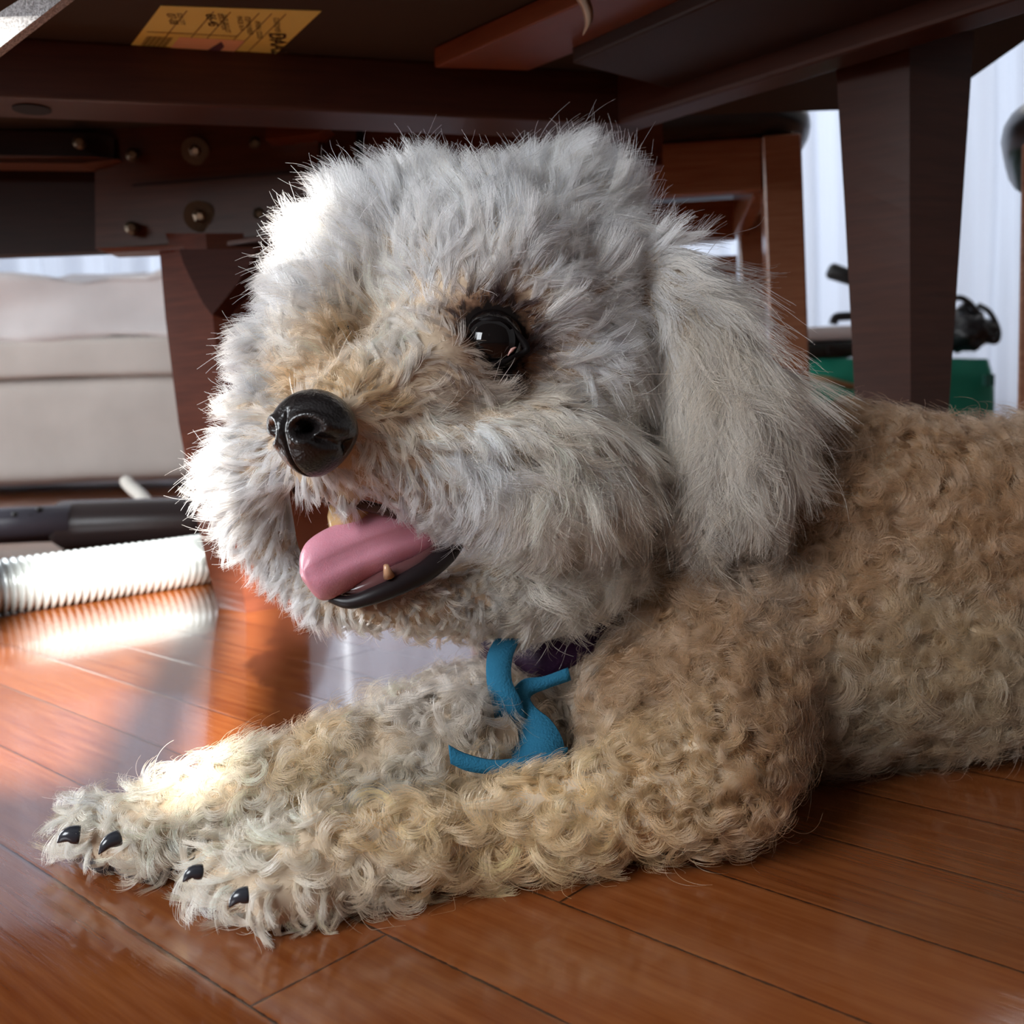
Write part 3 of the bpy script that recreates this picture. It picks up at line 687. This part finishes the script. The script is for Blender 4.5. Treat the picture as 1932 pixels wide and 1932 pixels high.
# ------------------------------------------------------------------ coat
# style points on the body: x, y, hair direction (degrees, 0 right, 90 down), length mm, lift, curl degrees, wave, colour, lock radius mm
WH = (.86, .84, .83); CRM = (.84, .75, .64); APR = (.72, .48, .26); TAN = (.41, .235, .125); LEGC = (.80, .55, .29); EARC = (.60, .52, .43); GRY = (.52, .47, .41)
S = [
 # head
 (560, 400, 200, 21, .75, 25, .3, WH, 2.6), (480, 530, 185, 17, .75, 25, .3, WH, 2.4), (470, 640, 175, 15, .7, 25, .3, WH, 2.4), (620, 350, 240, 19, .8, 25, .3, WH, 2.6),
 (780, 330, 262, 20, .85, 25, .3, WH, 2.8), (950, 320, 275, 19, .85, 30, .3, WH, 3), (1120, 340, 300, 26, .8, 30, .3, WH, 3), (1230, 420, 330, 15, .6, 30, .3, WH, 3),
 (700, 450, 235, 22, .5, 30, .4, WH, 2.6), (850, 450, 262, 22, .5, 30, .4, WH, 2.8), (1000, 450, 285, 22, .5, 30, .4, WH, 2.8), (1120, 500, 330, 22, .45, 30, .4, WH, 3),
 (600, 540, 215, 20, .5, 30, .4, WH, 2.4), (720, 590, 235, 17, .4, 40, .4, CRM, 2.4), (830, 560, 262, 16, .35, 40, .4, WH, 2.2), (920, 560, 285, 18, .4, 30, .4, WH, 2.2), (1020, 590, 320, 18, .35, 35, .4, WH, 2.4),
 (570, 660, 200, 14, .5, 60, .5, CRM, 2.2), (660, 660, 225, 14, .5, 60, .5, APR, 2), (740, 690, 280, 13, .4, 60, .5, CRM, 2), (800, 650, 230, 9, .3, 30, .3, CRM, 1.8), (830, 730, 30, 12, .3, 40, .3, (.62, .47, .34), 1.8),
 (650, 725, 240, 12, .4, 40, .3, APR, 1.6), (560, 720, 215, 10, .5, 60, .5, APR, 2), (710, 760, 350, 12, .4, 60, .4, APR, 1.8), (720, 820, 50, 12, .35, 30, .3, CRM, 1.8), (790, 790, 30, 16, .4, 60, .5, CRM, 2.2),
 (845, 708, 35, 9, .3, 30, .3, (.20, .13, .10), 1.6), (868, 588, 250, 10, .3, 30, .3, (.45, .33, .25), 1.8),
 (1100, 650, 10, 20, .35, 50, .5, WH, 2.8), (1150, 750, 50, 22, .35, 60, .5, CRM, 3), (1000, 760, 35, 20, .35, 60, .5, CRM, 2.8), (900, 750, 20, 16, .35, 60, .5, CRM, 2.4),
 (880, 840, 55, 24, .4, 60, .8, WH, 3.2), (1000, 870, 70, 30, .4, 50, .9, CRM, 3.6), (1120, 880, 85, 32, .38, 50, 1, CRM, 3.8), (1190, 960, 95, 28, .4, 70, .9, CRM, 3.6),
 (620, 915, 90, 9, .3, 20, .2, WH, 1.5), (680, 905, 70, 9, .35, 20, .2, WH, 1.5), (760, 920, 80, 12, .35, 30, .3, WH, 1.7), (820, 950, 90, 13, .4, 70, .5, WH, 2), (900, 990, 95, 18, .45, 80, .6, WH, 2.4), (1000, 1020, 90, 25, .4, 80, .6, CRM, 3), (1100, 1070, 90, 24, .4, 80, .6, CRM, 3),
 (520, 780, 190, 13, .6, 40, .4, WH, 2), (450, 830, 185, 17, .75, 30, .4, WH, 2.2), (430, 920, 175, 18, .75, 30, .4, WH, 2.2), (520, 900, 150, 13, .6, 40, .4, WH, 2), (460, 1000, 145, 16, .7, 40, .4, WH, 2.2), (530, 1080, 110, 13, .6, 50, .5, WH, 2),
 (700, 1170, 95, 5, .5, 40, .4, CRM, 1.6), (800, 1170, 80, 8, .5, 60, .5, CRM, 2), (900, 1120, 60, 11, .4, 70, .5, GRY, 2.2), (900, 1190, 85, 9, .5, 50, .4, CRM, 2), (1050, 1180, 90, 12, .5, 60, .5, CRM, 2.6),
 None,
 (1250, 480, 50, 50, .2, 30, 1.2, GRY, 4.2), (1320, 620, 76, 50, .16, 25, 1.2, EARC, 4.2), (1400, 700, 74, 46, .16, 35, 1.2, EARC, 4.2), (1380, 800, 80, 46, .16, 30, 1.2, EARC, 4.2), (1480, 850, 100, 38, .18, 40, 1.2, EARC, 3.4), (1280, 800, 95, 46, .16, 30, 1.2, EARC, 4.2), (1360, 920, 95, 30, .25, 60, 1.2, EARC, 4.2), (1430, 980, 110, 26, .3, 60, 1.2, EARC, 4.2), (1290, 950, 95, 26, .25, 60, .8, EARC, 4.2),
 None,
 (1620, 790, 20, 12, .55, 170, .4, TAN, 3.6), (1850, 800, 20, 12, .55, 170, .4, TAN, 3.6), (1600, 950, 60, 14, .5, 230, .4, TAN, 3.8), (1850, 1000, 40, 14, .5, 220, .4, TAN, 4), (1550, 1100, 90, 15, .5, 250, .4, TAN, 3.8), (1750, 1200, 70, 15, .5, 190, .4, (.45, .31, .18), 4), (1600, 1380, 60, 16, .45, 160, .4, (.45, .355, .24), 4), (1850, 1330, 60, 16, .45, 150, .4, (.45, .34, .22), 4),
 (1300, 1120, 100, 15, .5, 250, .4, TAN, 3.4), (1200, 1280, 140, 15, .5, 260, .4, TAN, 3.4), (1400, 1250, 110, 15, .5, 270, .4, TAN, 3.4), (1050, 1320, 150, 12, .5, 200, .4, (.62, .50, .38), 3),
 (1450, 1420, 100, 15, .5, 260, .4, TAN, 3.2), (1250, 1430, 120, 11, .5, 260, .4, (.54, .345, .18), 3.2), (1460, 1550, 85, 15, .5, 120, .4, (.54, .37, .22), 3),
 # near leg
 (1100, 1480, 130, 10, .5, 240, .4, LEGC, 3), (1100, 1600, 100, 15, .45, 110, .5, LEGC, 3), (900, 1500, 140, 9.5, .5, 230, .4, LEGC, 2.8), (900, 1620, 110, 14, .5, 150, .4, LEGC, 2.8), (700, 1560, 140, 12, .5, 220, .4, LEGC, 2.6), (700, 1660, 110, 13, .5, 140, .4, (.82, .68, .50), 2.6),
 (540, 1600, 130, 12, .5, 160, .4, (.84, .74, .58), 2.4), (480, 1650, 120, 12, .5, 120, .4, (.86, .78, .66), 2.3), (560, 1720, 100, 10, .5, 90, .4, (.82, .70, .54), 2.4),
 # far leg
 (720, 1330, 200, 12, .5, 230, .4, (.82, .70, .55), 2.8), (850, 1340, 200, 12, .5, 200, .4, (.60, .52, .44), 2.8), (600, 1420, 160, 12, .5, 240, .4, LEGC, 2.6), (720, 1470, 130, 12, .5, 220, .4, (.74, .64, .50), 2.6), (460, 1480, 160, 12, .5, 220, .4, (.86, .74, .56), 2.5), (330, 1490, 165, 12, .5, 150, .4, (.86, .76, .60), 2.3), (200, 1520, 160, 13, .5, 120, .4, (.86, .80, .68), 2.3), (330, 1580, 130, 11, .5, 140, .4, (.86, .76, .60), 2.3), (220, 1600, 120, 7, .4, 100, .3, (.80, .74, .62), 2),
 (880, 1250, 120, 10, .5, 120, .4, (.66, .50, .38), 2.6),
]
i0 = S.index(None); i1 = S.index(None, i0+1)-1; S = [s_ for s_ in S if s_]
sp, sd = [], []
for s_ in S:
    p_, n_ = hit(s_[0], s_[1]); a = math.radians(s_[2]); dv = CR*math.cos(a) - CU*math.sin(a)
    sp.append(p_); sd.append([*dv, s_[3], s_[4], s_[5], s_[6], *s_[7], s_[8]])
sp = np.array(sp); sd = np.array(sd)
def style(p):
    o = np.empty((len(p), sd.shape[1]))
    for i in range(0, len(p), 4000):
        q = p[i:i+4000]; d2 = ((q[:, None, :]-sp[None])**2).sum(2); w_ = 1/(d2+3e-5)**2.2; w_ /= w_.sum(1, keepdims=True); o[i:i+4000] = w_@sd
    return o
t0, t1, t2 = co[tr[:, 0]], co[tr[:, 1]], co[tr[:, 2]]
ar = np.linalg.norm(np.cross(t1-t0, t2-t0), axis=1)/2
def sample(n, weight):
    p = ar*weight; i = RNG.choice(len(ar), n, p=p/p.sum()); a, b = RNG.random(n), RNG.random(n); m_ = a+b > 1; a[m_] = 1-a[m_]; b[m_] = 1-b[m_]
    a, b = a[:, None], b[:, None]; c = 1-a-b
    q = t0[i]*c+t1[i]*a+t2[i]*b; nn = vn[tr[i, 0]]*c+vn[tr[i, 1]]*a+vn[tr[i, 2]]*b
    return q, nn/np.linalg.norm(nn, axis=1, keepdims=True)
def nrm(v): return v/np.maximum(np.linalg.norm(v, axis=-1, keepdims=True), 1e-9)
tc = (t0+t1+t2)/3; tn = nrm(np.cross(t1-t0, t2-t0)); view = nrm(np.array(CP)-tc); fac = (tn*view).sum(1)
wt = np.where(fac > -.3, 1., .12); wt[tc[:, 2] < .003] = .02
cap = np.array([*CR]); 
xrel = tc[:, 0]; rl_ = tc-np.array(CP); pxl = 966+1932*(rl_@np.array(CR))/(rl_@np.array(CF)); wt[pxl > 1990] *= .12
for i in range(len(tc)):                                     # roots that lie deep behind other fur can be thinner
    if wt[i] >= 1:
        v_ = Vector(tc[i])-CP; L_ = v_.length; h_ = BVH.ray_cast(CP, v_/L_, L_-.012)
        if h_[0] is not None: wt[i] = .3
def seg_dist(p, a, b):
    ab = b-a; t = np.clip(((p-a)@ab)/(ab@ab), 0, 1); return np.linalg.norm(p-(a+t[:, None]*ab), axis=1)
MO = [np.array(P(*q)) for q in ((600, 985, .425), (700, 1010, .43), (800, 1035, .43), (850, 1010, .435))]
def forbidden(p, big=0):
    k = np.linalg.norm(p-EY, axis=1) < .0148+big
    k |= np.linalg.norm(p-(NO+np.array(nF)*.001), axis=1) < .0150+big
    # mouth opening: line between the lips
    k |= seg_dist(p, np.array(P(610, 1040, .425)), np.array(P(840, 1020, .438))) < .0085
    k |= seg_dist(p, np.array(P(640, 980, .43)), np.array(P(800, 1000, .435))) < .008
    return k
def locks(name, ncl, nst, weight, npts=9, radius=.00006, tipcone=.75, flyaway=.05, vary=.15):
    c, n = sample(ncl, weight); ok = ~forbidden(c); c, n = c[ok], n[ok]; st = style(c); M = len(c)
    L, lift, curl, wave, col, rad = st[:, 3]*.001, st[:, 4], np.radians(st[:, 5]), st[:, 6], st[:, 7:10], st[:, 10]*.001
    dE = np.linalg.norm(c-EY, axis=1)
    L *= np.clip((dE-.010)/.012, .42, 1); L *= RNG.uniform(.65, 1.3, M)
    # true dark rim hair round the eye, tear stain below it
    dN = dE+RNG.normal(0, .0012, M); ek = np.clip(1-(dN-.0172)/.0055, 0, 1)[:, None]; bk = np.clip(1-(dN-.019)/.012, 0, 1)[:, None]*.45; col = col*(1-bk)+np.array((.30, .19, .12))*bk; col = col*(1-ek)+np.array((.035, .020, .015))*ek
    T = st[:, :3]; T = T-n*(T*n).sum(1, keepdims=True); T = nrm(T); B = np.cross(n, T)
    curly = np.clip((np.degrees(curl)-70)/120, 0, 1)
    L = L*(1+.75*curly); rad = rad*(1+.12*curly); yaw = RNG.normal(0, 1, M)*(.25+.8*curly); sg = np.where(RNG.random(M) < .5, -1, 1)
    curl = curl*sg*RNG.uniform(.6, 1.3, M)
    bright = np.clip(RNG.normal(1, vary, M), .45, 1.35)[:, None]; hue = RNG.normal(0, .03, M)[:, None]
    col = np.clip(col*bright*(1+hue*np.array((-.3, .2, 1.2))), .02, .92)
    # strands
    S_ = M*nst; idx = np.repeat(np.arange(M), nst)
    rr = np.sqrt(RNG.random(S_))*rad[idx]*.8; th = RNG.random(S_)*2*np.pi
    off = (T[idx]*np.cos(th)[:, None]+B[idx]*np.sin(th)[:, None])*rr[:, None]
    fly = RNG.random(S_) < flyaway
    Ls = L[idx]*RNG.uniform(.72, 1.08, S_); Ls[fly] *= RNG.uniform(.9, 1.35, fly.sum())
    ya = (yaw[idx]+RNG.normal(0, .07, S_)+np.where(fly, RNG.normal(0, .5, S_), 0)); cu = curl[idx]*(1+RNG.normal(0, .09, S_))
    ph = RNG.random(M)[idx]*6.28; wv = wave[idx]*.35
    lf = np.clip(lift[idx]+RNG.normal(0, .06, S_)+np.where(fly, .15, 0), .05, .97)
    pos = np.empty((S_, npts, 3)); cur = c[idx]+off-n[idx]*.0008; pos[:, 0] = cur
    step = Ls/(npts-1); base = cur.copy(); conv = np.where(fly, 0, 1)[:, None]
    cl = curly[idx]
    for k in range(1, npts):
        t = (k-.5)/(npts-1)
        l_ = lf*(1.25-1.05*t)
        l_ = l_ - cl*.10*t*t
        l_ = np.where(cl < .3, lf*(1-.55*t), l_)
        a = ya+cu*(t**1.15)+wv*np.sin(t*8+ph)*(1-cl)
        tl = np.sqrt(np.maximum(1-l_*l_, 0))[:, None]
        d_ = n[idx]*l_[:, None]+(T[idx]*np.cos(a)[:, None]+B[idx]*np.sin(a)[:, None])*tl
        d_[:, 2] -= .12*t*(1-cl)
        base = base+nrm(d_)*step[:, None]
        cv = tipcone*(k/(npts-1))**.8
        pos[:, k] = base-off*cv*conv
    pos[:, :, 2] = np.maximum(pos[:, :, 2], .0006)
    hc = bpy.data.hair_curves.new(name); hc.add_curves([npts]*S_)
    hc.attributes['position'].data.foreach_set('vector', pos.astype(np.float32).ravel()) if 'position' in hc.attributes else None
    ra = hc.attributes.get('radius') or hc.attributes.new('radius', 'FLOAT', 'POINT')
    tt = np.linspace(0, 1, npts); rp = radius*(1-.6*tt**2); ra.data.foreach_set('value', np.tile(rp, S_).astype(np.float32)*np.repeat(RNG.uniform(.7, 1.25, S_), npts).astype(np.float32))
    ca = hc.attributes.new('tint', 'FLOAT_COLOR', 'CURVE'); cc_ = np.ones((S_, 4), np.float32)
    cc_[:, :3] = np.clip(col[idx]*RNG.normal(1, .06, S_)[:, None], .015, .93); ca.data.foreach_set('color', cc_.ravel())
    o = bpy.data.objects.new(name, hc); C.objects.link(o); hc.materials.append(M_fur); o.parent = dog
    print(name, S_, 'strands'); return o
M_fur = bpy.data.materials.new('dog_hair_strands'); M_fur.use_nodes = True
def _f():
    t = M_fur.node_tree; t.nodes.clear(); out = t.nodes.new('ShaderNodeOutputMaterial')
    at_ = t.nodes.new('ShaderNodeAttribute'); at_.attribute_name = 'tint'
    h = t.nodes.new('ShaderNodeBsdfHairPrincipled'); h.model = 'CHIANG'; h.parametrization = 'COLOR'
    h.inputs['Roughness'].default_value = .25; h.inputs['Radial Roughness'].default_value = .6; h.inputs['Random Roughness'].default_value = .2
    t.links.new(at_.outputs['Color'], h.inputs['Color'])
    df = t.nodes.new('ShaderNodeBsdfDiffuse'); t.links.new(at_.outputs['Color'], df.inputs[0])
    mx = t.nodes.new('ShaderNodeMixShader'); mx.inputs[0].default_value = .35
    t.links.new(h.outputs[0], mx.inputs[1]); t.links.new(df.outputs[0], mx.inputs[2]); t.links.new(mx.outputs[0], out.inputs[0])
_f()
# regions: head, ear, rest of the body, told apart by the nearest style point
tri_near = np.empty(len(tc), int)
for i in range(0, len(tc), 4000): tri_near[i:i+4000] = ((tc[i:i+4000, None]-sp[None])**2).sum(2).argmin(1)
sx = np.array([s_[0] for s_ in S]); sy = np.array([s_[1] for s_ in S])
head_i = np.arange(len(S)) < i0; ear_i = (np.arange(len(S)) >= i0) & (np.arange(len(S)) < i1)
hw, ew = head_i[tri_near], ear_i[tri_near]
a_head, a_ear, a_body = (ar*wt*hw).sum(), (ar*wt*ew).sum(), (ar*wt*~(hw | ew)).sum(); print('areas', a_head, a_ear, a_body)
DEN = 1.0
locks('head_hair', int(a_head/13e-6*DEN), 34, wt*hw, 8, .00008, .86, .07)
locks('ear_hair', int(a_ear/16e-6*DEN), 32, wt*ew, 16, .00009, .9, .025, .26)
locks('body_coat', int(a_body/22e-6*DEN), 38, wt*~(hw | ew), 11, .00008, .86, .03)
# short down so that no skin shows; apricot, darkened to paint shade between locks
st_len = sd[:, 3].copy(); sd[:, 3] *= .5; sd[:, 5] *= .5; sd[:, 7:10] *= np.array((.86, .78, .68))
locks('undercoat', int((ar*wt).sum()/9e-6*DEN), 6, wt, 5, .00013, .2, 0)
sd[:, 3] = st_len

# ------------------------------------------------------------------ collar and blue ribbon
CO = thing('dog_collar', 'dark purple dog collar with a blue felt ribbon under the dog\'s chin', 'collar', tuple(P(1040, 1240, .48)))
def strip(name, K, th, m, parent, n=40):                     # K: x, y, depth, half width vector in pixels (wx, wy), depth slant
    k = spline(K, n); bm = bmesh.new(); rings = []
    for x, y, d, wx, wy, wd in k:
        a, b = P(x-wx, y-wy, d-wd), P(x+wx, y+wy, d+wd); nn = (CF*1.0)*th
        rings.append([a, a.lerp(b, .5)-nn*.3, b, b+nn, a.lerp(b, .5)+nn, a+nn])
    loft(bm, rings); return obj(name, bm, m, parent, True)
M_purple = fabric('purple_webbing', (.030, .008, .032), .7, 900, .4)
M_blue = fabric('blue_felt', (.022, .145, .25), .9, 1100, .5)
strip('collar_band', [(900, 1215, .52, 4, 26, .0), (960, 1245, .492, 5, 28, .0), (1020, 1250, .474, 5, 36, 0), (1075, 1228, .474, 8, 28, 0), (1125, 1202, .480, 12, 22, 0), (1175, 1160, .50, 14, 20, 0)], .003, M_purple, CO)
strip('ribbon_strand', [(958, 1205, .455, 24, 0, 0), (943, 1240, .450, 24, 2, 0), (942, 1285, .446, 24, 0, 0), (955, 1325, .445, 27, -5, 0), (966, 1368, .446, 26, -14, 0)], .0018, M_blue, CO)
strip('ribbon_strand', [(1075, 1272, .462, 3, 12, 0), (1030, 1288, .458, 4, 11, 0), (992, 1300, .455, 10, 14, 0), (980, 1335, .450, 30, 0, 0), (996, 1370, .446, 44, -10, 0), (1012, 1402, .441, 50, -5, 0), (1016, 1436, .430, 50, 0, 0), (1012, 1456, .424, 48, 3, 0)], .0018, M_blue, CO)
strip('ribbon_strand', [(848, 1424, .404, 2, 17, 0), (880, 1439, .405, 2, 16, 0), (930, 1448, .407, 0, 13, 0), (990, 1443, .411, -1, 14, 0), (1045, 1430, .416, -2, 12, 0), (1070, 1420, .422, -2, 9, 0)], .0018, M_blue, CO)
bm = bmesh.new(); c = P(948, 1386, .440)
bmesh.ops.create_cone(bm, cap_ends=True, segments=28, radius1=.0075, radius2=.0075, depth=.0015); bevel(bm, .0004)
R_ = (CP-c+Vector((.25, 0, .1))).to_track_quat('Z', 'Y').to_matrix().to_4x4()
for v in bm.verts: v.co = c + (R_ @ v.co)
obj('name_tag', bm, mat('bone_disc', (.55, .42, .30), .25, .3), CO, True)
